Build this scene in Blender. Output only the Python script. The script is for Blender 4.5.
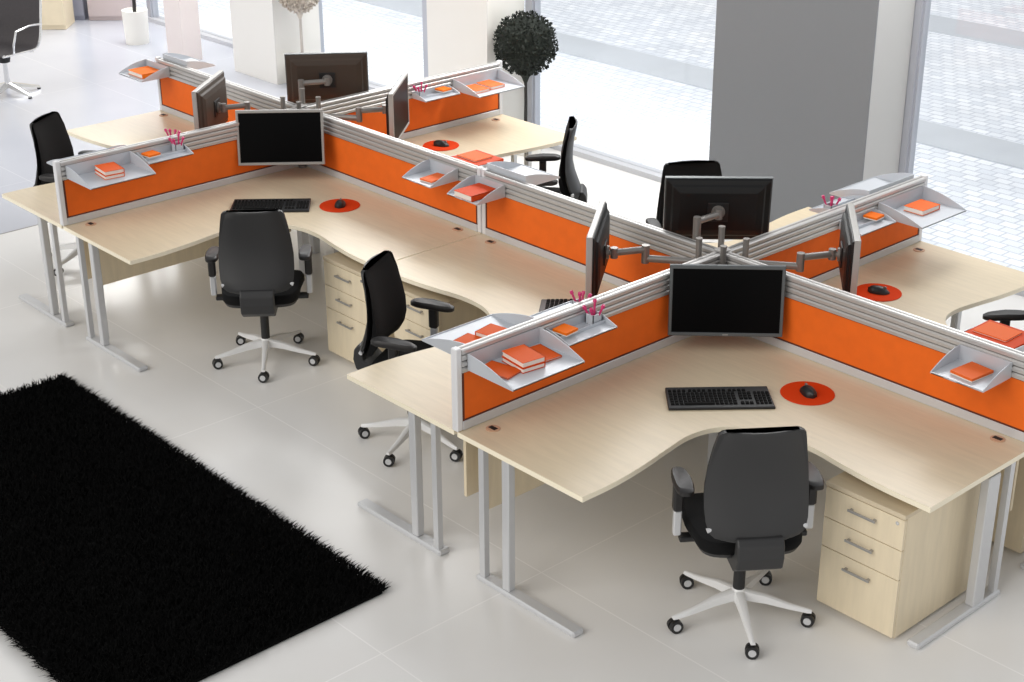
import bpy, bmesh, math, random
import numpy as np
from mathutils import Vector, Matrix
random.seed(4)
rng = np.random.default_rng(7)
for o in list(bpy.data.objects): bpy.data.objects.remove(o)
scn = bpy.context.scene
col = scn.collection
R = math.radians

# ------------------------------------------------------------------ camera
def make_camera():
    C = Vector((4.8476, -5.8722, 4.0154)); yaw = 2.4038; pitch = -0.4223; roll = -0.0040; f = 1564.2
    fw = Vector((math.cos(pitch)*math.cos(yaw), math.cos(pitch)*math.sin(yaw), math.sin(pitch)))
    r = fw.cross(Vector((0, 0, 1))).normalized(); u = r.cross(fw)
    r2 = math.cos(roll)*r + math.sin(roll)*u; u2 = -math.sin(roll)*r + math.cos(roll)*u
    cd = bpy.data.cameras.new('camera'); co = bpy.data.objects.new('camera', cd); col.objects.link(co)
    m = Matrix.Identity(4)
    for i in range(3):
        m[i][0] = r2[i]; m[i][1] = u2[i]; m[i][2] = -fw[i]; m[i][3] = C[i]
    co.matrix_world = m
    cd.sensor_width = 36; cd.sensor_fit = 'HORIZONTAL'; cd.lens = f/1024*36
    cd.clip_end = 200
    scn.camera = co
make_camera()

# ------------------------------------------------------------------ light
scn.view_settings.view_transform = 'Standard'
scn.view_settings.look = 'None'
scn.view_settings.gamma = 1
scn.view_settings.use_curve_mapping = False
scn.view_settings.exposure = 0.0
W = bpy.data.worlds.new('world'); scn.world = W; W.use_nodes = True
wn = W.node_tree
wtc = wn.nodes.new('ShaderNodeTexCoord'); wsp = wn.nodes.new('ShaderNodeSeparateXYZ'); wn.links.new(wtc.outputs['Generated'], wsp.inputs[0])
wrp = wn.nodes.new('ShaderNodeValToRGB'); wn.links.new(wsp.outputs[2], wrp.inputs[0]); wn.links.new(wrp.outputs[0], wn.nodes['Background'].inputs[0])
wrp.color_ramp.elements[0].position = 0.0; wrp.color_ramp.elements[0].color = (1.0, .985, .96, 1)     # pale room surfaces around
wrp.color_ramp.elements[1].position = 0.9; wrp.color_ramp.elements[1].color = (.30, .31, .33, 1)       # dimmer overhead
wn.nodes['Background'].inputs[1].default_value = 0.95
def lamp(name, kind, energy, color, loc, direction, **kw):
    d = bpy.data.lights.new(name, kind); d.energy = energy; d.color = color
    for k, v in kw.items(): setattr(d, k, v)
    o = bpy.data.objects.new(name, d); col.objects.link(o); o.location = loc
    o.rotation_euler = Vector(direction).to_track_quat('-Z', 'Y').to_euler()
    return o
# soft key from the open side of the room, and added fill lamps by the window wall
lamp('key_sun', 'SUN', 1.3, (1.0, 0.965, 0.91), (0, -6, 6), (0.10, 1.0, -0.72), angle=R(45))
lamp('paving_fill', 'AREA', 800, (0.97, 0.98, 1.0), (-7.0, 9.5, 8.5), (0, -0.25, -1.0), shape='RECTANGLE', size=26, size_y=9)  # added area lamp over the paving, standing in for sky light
lamp('window_floor_fill', 'AREA', 500, (1.0, 0.99, 0.97), (-6.5, 2.95, 3.3), (0, -0.42, -1.0), shape='RECTANGLE', size=13, size_y=1.2)  # added lamp inside the glass, bleaching the floor near the windows

# ------------------------------------------------------------------ materials
def lin(c):
    return tuple(((v/255)/12.92 if v/255 <= .04045 else ((v/255+.055)/1.055)**2.4) for v in c) + (1,)
def mat(name, rgb, rough=.5, metal=0., spec=.5, noise=0., nscale=8., stretch=(1, 1, 1), bump=0., bscale=60.):
    m = bpy.data.materials.new(name); m.use_nodes = True
    nt = m.node_tree; b = nt.nodes['Principled BSDF']
    c = lin(rgb)
    b.inputs['Base Color'].default_value = c; b.inputs['Roughness'].default_value = rough
    b.inputs['Metallic'].default_value = metal; b.inputs['Specular IOR Level'].default_value = spec
    tc = nt.nodes.new('ShaderNodeTexCoord'); mp = nt.nodes.new('ShaderNodeMapping')
    mp.inputs['Scale'].default_value = stretch
    nt.links.new(tc.outputs['Object'], mp.inputs[0])
    n = nt.nodes.new('ShaderNodeTexNoise'); n.inputs['Scale'].default_value = nscale; n.inputs['Detail'].default_value = 5
    nt.links.new(mp.outputs[0], n.inputs['Vector'])
    if noise > 0:
        r = nt.nodes.new('ShaderNodeValToRGB')
        r.color_ramp.elements[0].position = .3; r.color_ramp.elements[1].position = .7
        r.color_ramp.elements[0].color = tuple(max(0, v*(1-noise)) for v in c[:3]) + (1,)
        r.color_ramp.elements[1].color = tuple(min(1, v*(1+noise)) for v in c[:3]) + (1,)
        nt.links.new(n.outputs[0], r.inputs[0]); nt.links.new(r.outputs[0], b.inputs['Base Color'])
    if bump > 0:
        n2 = nt.nodes.new('ShaderNodeTexNoise'); n2.inputs['Scale'].default_value = bscale
        nt.links.new(tc.outputs['Object'], n2.inputs['Vector'])
        bp = nt.nodes.new('ShaderNodeBump'); bp.inputs['Strength'].default_value = bump; bp.inputs['Distance'].default_value = .002
        nt.links.new(n2.outputs[0], bp.inputs['Height']); nt.links.new(bp.outputs[0], b.inputs['Normal'])
    return m
M = {}
M['maple'] = mat('maple_laminate', (214, 199, 171), .38, noise=.045, nscale=5, stretch=(1, 9, 1))
M['maple_y'] = mat('maple_veneer', (230, 215, 186), .4, noise=.05, nscale=4, stretch=(8, 8, 1))
M['edge'] = mat('maple_edge_band', (248, 238, 214), .4)
M['orange'] = mat('orange_fabric', (234, 104, 8), .75, noise=.04, nscale=14, bump=.2, bscale=400)
M['orange_trim'] = mat('dark_panel_trim', (92, 38, 14), .6)
M['alu'] = mat('brushed_aluminium', (198, 196, 194), .38, metal=.55, noise=.03, nscale=30, stretch=(1, 1, 6))
M['alu_dark'] = mat('grey_anodised_aluminium', (138, 136, 134), .45, metal=.5)
M['silver'] = mat('silver_powder_coat', (206, 207, 209), .35, metal=.25)
M['white_post'] = mat('pale_silver_lacquer', (226, 226, 228), .35, metal=.1)
M['tray'] = mat('silver_grey_plastic', (196, 200, 206), .4, metal=.2)
M['arm'] = mat('cast_grey_metal', (138, 134, 130), .4, metal=.5)
M['blk'] = mat('black_plastic', (26, 26, 27), .42, noise=.05)
M['blk_arm'] = mat('black_armrest_plastic', (30, 28, 28), .5)
M['key'] = mat('matt_black_keys', (18, 18, 18), .75, spec=.15)
M['fab'] = mat('black_upholstery', (13, 13, 14), .9, spec=.25, bump=.3, bscale=300)
M['shell'] = mat('charcoal_shell_plastic', (44, 44, 45), .48, noise=.03)
M['screen'] = mat('black_lcd_glass', (5, 5, 6), .35, spec=.07)
M['bezel'] = mat('grey_monitor_bezel', (92, 96, 98), .4, metal=.3)
M['bezel_light'] = mat('silver_monitor_bezel', (165, 163, 160), .4, metal=.3)
M['monback'] = mat('gloss_black_plastic', (14, 14, 15), .42, spec=.35)
M['monback_glare'] = mat('glare_tinted_black_plastic', (66, 55, 47), .45, spec=.35)  # black housing tinted brown-grey to imitate washed-out window glare
M['handle'] = mat('satin_steel', (168, 165, 162), .4, metal=.5)
M['white'] = mat('white_chair_base', (232, 232, 232), .3, metal=.05)
M['chrome'] = mat('polished_chrome', (225, 225, 225), .15, metal=.9)
M['redpad'] = mat('red_orange_foam', (214, 60, 8), .8, spec=.15)
M['bookor'] = mat('orange_book_cover', (220, 86, 6), .6, spec=.2)
M['bookred'] = mat('deep_orange_cover', (210, 66, 4), .6, spec=.2)
M['booklight'] = mat('salmon_orange_cover', (232, 104, 40), .6, spec=.2)
M['notes'] = mat('bright_orange_notes', (238, 112, 8), .7, spec=.2)
M['paper'] = mat('paper_pages', (236, 228, 218), .8, noise=.05, nscale=3, stretch=(1, 1, 200))
M['pink'] = mat('pink_plastic', (205, 48, 110), .4)
M['grom'] = mat('black_cable_port', (14, 14, 14), .6)
M['gromrim'] = mat('tan_port_rim', (196, 160, 132), .5)
M['leaf'] = mat('dark_green_leaf', (19, 27, 18), .75, noise=.5, nscale=60)
M['glareleaf'] = mat('glare_paled_leaf', (206, 196, 184), .7, noise=.12, nscale=40)  # window glare put into the leaf colour as a pale tint
M['trunk'] = mat('dark_trunk_bark', (40, 38, 38), .8)
M['glaretrunk'] = mat('glare_paled_bark', (190, 182, 176), .8)  # bark lightened in colour for the same window glare
M['pot'] = mat('white_ceramic', (240, 238, 232), .3)
M['soil'] = mat('dark_soil', (60, 48, 40), .95, noise=.3)
M['greywall'] = mat('mid_grey_paint', (127, 130, 134), .8)
M['palewall'] = mat('light_grey_paint', (196, 196, 195), .8)
M['cream'] = mat('warm_white_paint', (232, 230, 226), .8)
M['pinkwall'] = mat('faint_pink_white_paint', (236, 226, 224), .8)
M['frame'] = mat('grey_window_frame', (186, 189, 198), .4, metal=.3)
M['sill'] = mat('grey_sill_metal', (196, 197, 202), .4, metal=.2)
M['beige'] = mat('beige_cabinet_laminate', (226, 212, 184), .5, noise=.03)
M['bluegrey'] = mat('blue_grey_laminate', (158, 160, 176), .5)
M['roseplaster'] = mat('rose_grey_laminate', (206, 192, 192), .6)
M['mesh'] = mat('grey_black_mesh', (62, 58, 60), .7, noise=.25, nscale=60, stretch=(1, 1, 5))
M['rug'] = mat('black_shag', (9, 9, 9), .95, spec=.1)
M['band'] = mat('smooth_stone_band', (198, 202, 208), .7, noise=.03, nscale=3)

def floor_material(name, ca, cb, cl):
    m = bpy.data.materials.new(name); m.use_nodes = True
    nt = m.node_tree; b = nt.nodes['Principled BSDF']; L = nt.links.new; N = nt.nodes.new
    tc = N('ShaderNodeTexCoord'); sp = N('ShaderNodeSeparateXYZ'); L(tc.outputs['Object'], sp.inputs[0])
    def line(sock, off, period, wdt):
        a = N('ShaderNodeMath'); a.operation = 'SUBTRACT'; a.inputs[1].default_value = off; L(sock, a.inputs[0])
        p = N('ShaderNodeMath'); p.operation = 'PINGPONG'; p.inputs[1].default_value = period/2; L(a.outputs[0], p.inputs[0])
        l = N('ShaderNodeMath'); l.operation = 'LESS_THAN'; l.inputs[1].default_value = wdt; L(p.outputs[0], l.inputs[0])
        return l.outputs[0]
    lx = line(sp.outputs[0], .295, 2.365, .0035); ly = line(sp.outputs[1], -1.553, .952, .0035)
    mx = N('ShaderNodeMath'); mx.operation = 'MAXIMUM'; L(lx, mx.inputs[0]); L(ly, mx.inputs[1])
    ns = N('ShaderNodeTexNoise'); ns.inputs['Scale'].default_value = .9; ns.inputs['Detail'].default_value = 4; L(tc.outputs['Object'], ns.inputs['Vector'])
    r = N('ShaderNodeValToRGB'); r.color_ramp.elements[0].position = .35; r.color_ramp.elements[1].position = .65
    r.color_ramp.elements[0].color = lin(ca); r.color_ramp.elements[1].color = lin(cb); L(ns.outputs[0], r.inputs[0])
    mix = N('ShaderNodeMixRGB'); L(mx.outputs[0], mix.inputs[0]); L(r.outputs[0], mix.inputs[1]); mix.inputs[2].default_value = lin(cl)
    L(mix.outputs[0], b.inputs['Base Color']); b.inputs['Roughness'].default_value = .23; b.inputs['Specular IOR Level'].default_value = .55
    n2 = N('ShaderNodeTexNoise'); n2.inputs['Scale'].default_value = 2.5; L(tc.outputs['Object'], n2.inputs['Vector'])
    bp = N('ShaderNodeBump'); bp.inputs['Strength'].default_value = .04; bp.inputs['Distance'].default_value = .02; L(n2.outputs[0], bp.inputs['Height']); L(bp.outputs[0], b.inputs['Normal'])
    return m
M['floor'] = floor_material('polished_white_tiles', (231, 229, 226), (236, 235, 233), (246, 244, 242))
M['floor_blue'] = floor_material('polished_blue_grey_tiles', (186, 189, 199), (192, 195, 204), (206, 208, 214))
def paving_material():
    m = bpy.data.materials.new('pale_stone_setts'); m.use_nodes = True
    nt = m.node_tree; b = nt.nodes['Principled BSDF']; L = nt.links.new; N = nt.nodes.new
    tc = N('ShaderNodeTexCoord'); br = N('ShaderNodeTexBrick'); L(tc.outputs['Object'], br.inputs['Vector'])
    br.inputs['Scale'].default_value = 1.0; br.inputs['Brick Width'].default_value = .15; br.inputs['Row Height'].default_value = .11
    br.inputs['Mortar Size'].default_value = .011; br.inputs['Mortar Smooth'].default_value = .6
    br.inputs['Color1'].default_value = lin((244, 246, 250)); br.inputs['Color2'].default_value = lin((222, 226, 233)); br.inputs['Mortar'].default_value = lin((200, 204, 214))
    ns = N('ShaderNodeTexNoise'); ns.inputs['Scale'].default_value = 1.6; ns.inputs['Detail'].default_value = 6; L(tc.outputs['Object'], ns.inputs['Vector'])
    mr = N('ShaderNodeMapRange'); mr.inputs[1].default_value = .3; mr.inputs[2].default_value = .7; mr.inputs[3].default_value = .93; mr.inputs[4].default_value = 1.05; L(ns.outputs[0], mr.inputs[0])
    mul = N('ShaderNodeVectorMath'); mul.operation = 'SCALE'; L(br.outputs[0], mul.inputs[0]); L(mr.outputs[0], mul.inputs['Scale'])
    L(mul.outputs[0], b.inputs['Base Color']); b.inputs['Roughness'].default_value = .75
    return m
M['paving'] = paving_material()
def glass_material():
    m = bpy.data.materials.new('window_glass'); m.use_nodes = True
    nt = m.node_tree; nt.nodes.remove(nt.nodes['Principled BSDF']); L = nt.links.new; N = nt.nodes.new
    t = N('ShaderNodeBsdfTransparent'); t.inputs[0].default_value = (.97, .98, .985, 1); g = N('ShaderNodeBsdfGlossy'); g.inputs['Roughness'].default_value = .02
    lw = N('ShaderNodeLayerWeight'); pw = N('ShaderNodeMath'); pw.operation = 'POWER'; pw.inputs[1].default_value = 4; L(lw.outputs['Facing'], pw.inputs[0])
    fr = N('ShaderNodeMath'); fr.operation = 'MULTIPLY_ADD'; fr.inputs[1].default_value = .5; fr.inputs[2].default_value = .03; L(pw.outputs[0], fr.inputs[0]); mx = N('ShaderNodeMixShader')
    L(fr.outputs[0], mx.inputs[0]); L(t.outputs[0], mx.inputs[1]); L(g.outputs[0], mx.inputs[2]); L(mx.outputs[0], nt.nodes['Material Output'].inputs[0])
    return m
M['glass'] = glass_material()

# ------------------------------------------------------------------ mesh helpers
class MB:
    def __init__(s): s.bm = bmesh.new(); s.m = 0
    def _f(s, vs):
        try:
            f = s.bm.faces.new(vs); f.material_index = s.m; return f
        except ValueError: return None
    def quadloft(s, rings, cap=True, closed=True):
        vr = [[s.bm.verts.new(p) for p in ring] for ring in rings]
        n = len(vr[0])
        for a, b in zip(vr, vr[1:]):
            for i in range(n if closed else n-1):
                j = (i+1) % n; s._f((a[i], a[j], b[j], b[i]))
        if cap: s._f(vr[0][::-1]); s._f(vr[-1])
        return s
    def box(s, x0, x1, y0, y1, z0, z1, bev=0.):
        if bev <= 0:
            return s.quadloft([[(x0, y0, z), (x1, y0, z), (x1, y1, z), (x0, y1, z)] for z in (z0, z1)])
        b = bev; r = []
        for z, k in ((z0, b), (z0+b, 0), (z1-b, 0), (z1, b)):
            c = []
            for cx, cy, sx, sy in ((x0, y0, 1, 1), (x1, y0, -1, 1), (x1, y1, -1, -1), (x0, y1, 1, -1)):
                p = [(cx+sx*(k), cy+sy*(b+k*.3)), (cx+sx*(b+k*.3), cy+sy*k)]
                if sx*sy < 0: p = p[::-1]
                c += [(q[0], q[1], z) for q in p]
            r.append(c)
        return s.quadloft(r)
    def prism(s, pts, z0, z1, side_mat=None, bev=0.):
        rings = [[(p[0], p[1], z0) for p in pts], [(p[0], p[1], z1) for p in pts]]
        vr = [[s.bm.verts.new(p) for p in ring] for ring in rings]; n = len(pts)
        m0 = s.m
        if side_mat is not None: s.m = side_mat
        for i in range(n):
            j = (i+1) % n; s._f((vr[0][i], vr[0][j], vr[1][j], vr[1][i]))
        s.m = m0; s._f(vr[0][::-1]); s._f(vr[1]); return s
    def prism_axis(s, pts, a0, a1, axis='x'):
        """2-D outline (p,q) extruded along an axis: x -> (y,z), y -> (x,z)"""
        def P(a, p): return (a, p[0], p[1]) if axis == 'x' else (p[0], a, p[1])
        return s.quadloft([[P(a, p) for p in pts] for a in (a0, a1)])
    def cyl(s, p0, p1, r0, r1=None, seg=16, cap=True):
        r1 = r0 if r1 is None else r1
        p0 = Vector(p0); p1 = Vector(p1); d = (p1-p0).normalized()
        a = d.orthogonal().normalized(); b = d.cross(a)
        rings = [[tuple(p + (a*math.cos(t)+b*math.sin(t))*r) for t in [2*math.pi*i/seg for i in range(seg)]] for p, r in ((p0, r0), (p1, r1))]
        return s.quadloft(rings, cap)
    def tube(s, pts, r, seg=10, rs=None):
        P = [Vector(p) for p in pts]; rings = []
        prev = None
        for i, p in enumerate(P):
            d = ((P[i+1]-p) if i == 0 else (p-P[i-1]) if i == len(P)-1 else (P[i+1]-P[i-1])).normalized()
            a = d.orthogonal().normalized() if prev is None else (prev - d*prev.dot(d)).normalized()
            prev = a; b = d.cross(a); rr = rs[i] if rs else r
            rings.append([tuple(p + (a*math.cos(t)+b*math.sin(t))*rr) for t in [2*math.pi*k/seg for k in range(seg)]])
        return s.quadloft(rings)
    def lathe(s, prof, c=(0, 0, 0), seg=20):
        return s.quadloft([[(c[0]+r*math.cos(2*math.pi*i/seg), c[1]+r*math.sin(2*math.pi*i/seg), c[2]+z) for i in range(seg)] for r, z in prof])
    def xform(s, m):
        s.bm.transform(m); return s
    def build(s, name, mats, parent=None, smooth=False, loc=None, bevel=0.):
        bmesh.ops.recalc_face_normals(s.bm, faces=s.bm.faces)
        me = bpy.data.meshes.new(name); s.bm.to_mesh(me); s.bm.free()
        for m in (mats if isinstance(mats, (list, tuple)) else [mats]): me.materials.append(m)
        if smooth:
            for p in me.polygons: p.use_smooth = True
            try: me.set_sharp_from_angle(angle=R(40))
            except Exception: pass
        o = bpy.data.objects.new(name, me); col.objects.link(o)
        if parent: o.parent = parent
        if loc: o.location = loc
        if bevel > 0:
            b = o.modifiers.new('bevel', 'BEVEL'); b.width = bevel; b.segments = 2; b.limit_method = 'ANGLE'
        return o
def tag(o, label=None, cat=None, group=None, kind=None):
    if label: o['label'] = label
    if cat: o['category'] = cat
    if group: o['group'] = group
    if kind: o['kind'] = kind
    return o
def thing(name, label, cat, loc=(0, 0, 0), rz=0, group=None):
    o = bpy.data.objects.new(name, None); col.objects.link(o); o.empty_display_size = .1
    o.location = loc; o.rotation_euler = (0, 0, rz)
    return tag(o, label, cat, group)
def dup(root, loc, rz, label, group=None):
    r = root.copy(); col.objects.link(r); r.location = loc; r.rotation_euler = (0, 0, rz)
    r['label'] = label
    if group: r['group'] = group
    for ch in list(root.children):
        c = ch.copy(); col.objects.link(c); c.parent = r
        for g in list(ch.children):
            d = g.copy(); col.objects.link(d); d.parent = c
    return r
def rot2(a, x, y): return (x*math.cos(a)-y*math.sin(a), x*math.sin(a)+y*math.cos(a))

LX, LY, PH = 1.862, 1.815, .73
BX = -3.724

# ------------------------------------------------------------------ setting
def struct(mb, name, m, **k): return tag(mb.build(name, m, **k), kind='structure')
struct(MB().box(-5.765, 6, -9, 3.16, -.1, 0), 'floor', M['floor'])
struct(MB().box(-16, -5.775, -9, 3.16, -.1, 0), 'floor', M['floor_blue'])
struct(MB().box(-5.775, -5.765, -9, 3.16, -.1, .002), 'trim_30', M['alu_dark'])
g = MB(); g.box(-45, 25, 3.26, 45, -.12, -.02); tag(g.build('ground_outside', M['paving']), kind='structure')
for i, (a, b) in enumerate(((5.62, 6.22), (9.3, 10.02), (13.4, 14.1))):
    struct(MB().box(-45, 25, a, b, -.03, -.012), 'trim_%d' % (i+20), M['band'])
# window wall
mull = [-14.0, -11.27, -8.03, -6.24, -4.85, -1.05, 2.6, 5.9]
for i, x in enumerate(mull):
    w = .042
    mb = MB(); mb.box(x-w, x+w, 3.15, 3.25, 0, 3.6)
    mb.box(x-w-.015, x-w, 3.17, 3.23, 0, 3.6); mb.box(x+w, x+w+.015, 3.17, 3.23, 0, 3.6)
    struct(mb, 'trim_%d' % (i+1), M['frame'])
struct(MB().box(-16, 6, 3.12, 3.26, -.02, .045), 'trim_9', M['sill'])
for i in range(len(mull)-1):
    struct(MB().box(mull[i]+.057, mull[i+1]-.057, 3.195, 3.205, .045, 3.6), 'window_%d' % (i+1), M['glass'])
# pillars along the window wall
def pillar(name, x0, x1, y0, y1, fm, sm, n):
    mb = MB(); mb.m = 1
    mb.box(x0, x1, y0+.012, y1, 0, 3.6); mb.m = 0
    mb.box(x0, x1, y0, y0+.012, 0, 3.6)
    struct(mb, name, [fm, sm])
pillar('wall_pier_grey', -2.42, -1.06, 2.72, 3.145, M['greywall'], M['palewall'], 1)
pillar('wall_pier_cream', -5.69, -4.9, 2.72, 3.145, M['cream'], M['pot'], 1)
pillar('wall_pier_white', -8.66, -7.9, 2.6, 3.145, M['cream'], M['pot'], 1)
pillar('wall_post_pale', -9.62, -9.3, 2.4, 2.62, M['pinkwall'], M['pinkwall'], 1)

# ------------------------------------------------------------------ desks
def smooth_path(P, n=6):
    out = []
    for i in range(len(P)-1):
        p0 = P[max(i-1, 0)]; p1 = P[i]; p2 = P[i+1]; p3 = P[min(i+2, len(P)-1)]
        for k in range(n):
            t = k/n
            out.append(tuple(.5*((2*p1[j]) + (-p0[j]+p2[j])*t + (2*p0[j]-5*p1[j]+4*p2[j]-p3[j])*t*t + (-p0[j]+3*p1[j]-3*p2[j]+p3[j])*t**3) for j in (0, 1)))
    out.append(P[-1]); return out
def desk(cx, sx, sy, label):
    t = thing('corner_desk', label, 'desk', (cx+sx*.9, sy*.45, 0), group='maple corner desks in two clusters')
    ox, oy = sx*.9, sy*.45
    def Q(p): return (sx*p[0]-ox, sy*p[1]-oy)
    front = smooth_path([(LX-.004, .82), (1.62, .812), (1.40, .785), (1.2, .752), (1.02, .76), (.87, .825), (.775, .93), (.748, 1.07), (.77, 1.24), (.80, 1.42), (.82, 1.62), (.82, LY)])
    outline = [(.012, .012), (LX-.004, .012)] + front + [(.012, LY)]
    mb = MB(); mb.prism([Q(p) for p in outline], PH-.026, PH, side_mat=1)
    mb.build('desktop', [M['maple'], M['edge']], t, bevel=.0015)
    # cable ports
    for p in ((.10, LY-.14), (LX-.15, .08)):
        q = Q(p); a = MB(); a.lathe([(.034, 0), (.034, .003), (.03, .0045)], (q[0], q[1], PH), 20)
        g = a.build('cable_port', M['gromrim'], t)
        b = MB(); b.box(q[0]-.021, q[0]+.021, q[1]-.012, q[1]+.012, PH+.0035, PH+.006); b.build('port_opening', M['grom'], g)
    def bx(mb, x0, x1, y0, y1, z0, z1, bev=0):
        a = Q((x0, y0)); b = Q((x1, y1))
        mb.box(min(a[0], b[0]), max(a[0], b[0]), min(a[1], b[1]), max(a[1], b[1]), z0, z1, bev); return mb
    # end frames: foot rail, duct column, slim column, top bracket
    f = MB(); bx(f, .13, .785, LY-.062, LY+.006, 0.0, .030, .008); fo = f.build('foot', M['silver'], t)
    f = MB(); bx(f, .15, .185, LY-.035, LY-.005, .03, PH-.026); f.build('leg_column', M['silver'], t)
    f = MB(); bx(f, .305, .352, LY-.045, LY-.004, .03, PH-.027, .004)
    bx(f, .315, .342, LY-.052, LY-.045, .06, PH-.08); f.build('duct_column', M['silver'], t)
    f = MB(); bx(f, .13, .55, LY-.075, LY-.04, PH-.046, PH-.026); f.build('top_bracket', M['silver'], t)
    f = MB(); bx(f, LX-.066, LX-.002, .13, .785, 0.0, .030, .008); f.build('foot', M['silver'], t)
    f = MB(); bx(f, LX-.04, LX-.01, .15, .185, .03, PH-.026); f.build('leg_column', M['silver'], t)
    f = MB(); bx(f, LX-.05, LX-.005, .27, .36, .03, PH-.04, .005); f.build('duct_column', M['silver'], t)
    f = MB(); bx(f, LX-.08, LX-.045, .13, .55, PH-.046, PH-.026); f.build('top_bracket', M['silver'], t)
    f = MB(); bx(f, .12, .18, .12, .18, .0, PH-.026, .006); f.build('corner_leg', M['silver'], t)
    # modesty panels under the two screens
    f = MB(); bx(f, .07, .088, .2, LY-.12, .31, PH-.027); f.build('modesty_panel', M['maple_y'], t)
    f = MB(); bx(f, .2, LX-.12, .07, .088, .31, PH-.027); f.build('modesty_panel', M['maple_y'], t)
    return t
desk(0, 1, -1, 'nearest maple corner desk with keyboard, red mat and pedestal at the front right')
desk(0, -1, -1, 'maple corner desk left of the nearest desk, behind its near orange screen')
desk(0, -1, 1, 'maple corner desk behind the raised black monitor, before the grey wall pier')
desk(0, 1, 1, 'maple corner desk at the far right, paving seen beyond its edge')
desk(BX, 1, -1, 'maple corner desk left of centre with the charcoal chair seen from behind')
desk(BX, -1, -1, 'maple corner desk at the far left edge, with the black chair behind its screen')
desk(BX, -1, 1, 'pale maple corner desk farthest back, left of the glare-tinted monitors')
desk(BX, 1, 1, 'pale maple corner desk by the window, beside the dark ball tree')

# ------------------------------------------------------------------ desk screens
def screen(cx, axis, sgn, length, label, hub=False):
    """panel standing on the desk line; local x runs outward"""
    rz = {('x', 1): 0, ('x', -1): math.pi, ('y', 1): math.pi/2, ('y', -1): -math.pi/2}[(axis, sgn)]
    t = thing('desk_screen', label, 'desk screen', (cx, 0, PH), rz, 'orange desk screens between the desks')
    L = length; a = .03
    MB().box(a, L-.03, -.016, .016, .052, .285).build('fabric_panel', M['orange'], t)
    mb = MB()
    mb.box(a, L-.03, -.018, .018, .045, .053); mb.box(a, L-.03, -.018, .018, .284, .29)
    mb.box(L-.042, L-.03, -.0175, .0175, .053, .284); mb.box(a, a+.01, -.0175, .0175, .053, .284)
    mb.build('panel_trim', M['orange_trim'], t)
    MB().box(a, L-.03, -.023, .023, .0, .045, .003).build('bottom_rail', M['silver'], t)
    mb = MB(); mb.m = 1
    mb.box(.0, L-.028, -.015, .015, .288, .40)
    mb.m = 0
    for k in range(4):
        z = .290+k*.0300
        mb.quadloft([[(x, -.026, z), (x, -.026, z+.016), (x, -.02, z+.022), (x, .02, z+.022), (x, .026, z+.016), (x, .026, z)] for x in (.0, L-.028)])
    mb.m = 1
    mb.box(.01, L-.03, -.007, .007, .400, .4028)
    mb.build('tool_rail', [M['alu'], M['alu_dark']], t)
    MB().box(L-.03, L+.004, -.020, .020, .0, .410, .004).build('end_post', M['white_post'], t)
    return t
screen(0, 'y', -1, LY, 'nearest orange desk screen, carrying two book trays at its near end')
screen(0, 'x', 1, LX, 'orange desk screen at the right, running from the near black monitor to the frame edge')
screen(0, 'y', 1, LY, 'orange desk screen at far right, leading toward the paving outside')
screen(0, 'x', -1, LX-.008, 'orange desk screen between the middle post and the black monitor with side arm')
screen(BX, 'x', 1, LX-.008, 'orange desk screen from the left central monitor to the middle post')
screen(BX, 'y', -1, LY, 'orange desk screen at the left with a two-book stack in its tray')
screen(BX, 'y', 1, LY, 'orange desk screen in front of the dark ball tree')
screen(BX, 'x', -1, LX, 'short-looking orange desk screen at the back left, partly behind a glare-tinted monitor')

# ------------------------------------------------------------------ trays
def tray(w, d, h, label, cx, axis, sgn, side, pos, z=1.0, name='letter_tray'):
    """side: which way the tray faces (unit y sign in arm frame)"""
    base = {('x', 1): Vector((1, 0)), ('x', -1): Vector((-1, 0)), ('y', 1): Vector((0, 1)), ('y', -1): Vector((0, -1))}[(axis, sgn)]
    out = Vector((0, side)) if axis == 'x' else Vector((side, 0))
    p = Vector((cx, 0)) + base*pos + out*.028
    rz = math.atan2(out.y, out.x) - math.pi/2      # local +y points outwards
    t = thing(name, label, 'tray', (p.x, p.y, z), rz, 'silver trays hung on the screen rails')
    mb = MB(); mb.box(-w/2+.004, w/2-.004, 0, d, 0, .004); mb.box(-w/2+.004, w/2-.004, d-.004, d, 0, .008)
    mb.build('tray_floor', M['tray'], t)
    MB().box(-w/2+.004, w/2-.004, 0, .004, .004, h).build('back_plate', M['tray'], t)
    for s in (-1, 1):
        n = 10
        top = [(d*k/n, .008 + (h-.008)*(1-(k/n)**1.7)) for k in range(n+1)]
        mb = MB(); mb.prism_axis([(0, 0)] + top + [(d, 0)], s*w/2-.004*(s > 0), s*w/2+.004*(s < 0), 'x')
        mb.build('side_panel', M['tray'], t)
    return t
def wpos(t, x, y, z=.005):
    """local tray point -> world"""
    a = t.rotation_euler[2]; q = rot2(a, x, y)
    return (t.location[0]+q[0], t.location[1]+q[1], t.location[2]+z)
def book(p, w, l, h, rz, label, cover='bookor', name='book', group='orange books in the trays'):
    t = thing(name, label, 'book', p, rz, group)
    mb = MB(); mb.box(-w/2, w/2, -l/2, l/2, 0, .002); mb.box(-w/2, w/2, -l/2, l/2, h-.002, h); mb.box(-w/2, -w/2+.003, -l/2, l/2, 0, h)
    mb.build('cover', M[cover], t)
    MB().box(-w/2+.003, w/2-.004, -l/2+.004, l/2-.004, .002, h-.002).build('pages', M['paper'], t)
    return t
def pad(p, w, l, h, rz, label, m='notes', name='notepad'):
    t = thing(name, label, name, p, rz, 'orange %ss in the trays' % name)
    MB().box(-w/2, w/2, -l/2, l/2, h*.35, h).build('cover', M[m], t)
    MB().box(-w/2+.001, w/2-.001, -l/2+.001, l/2-.001, 0, h*.35).build('pages', M['paper'], t)
    return t
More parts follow.
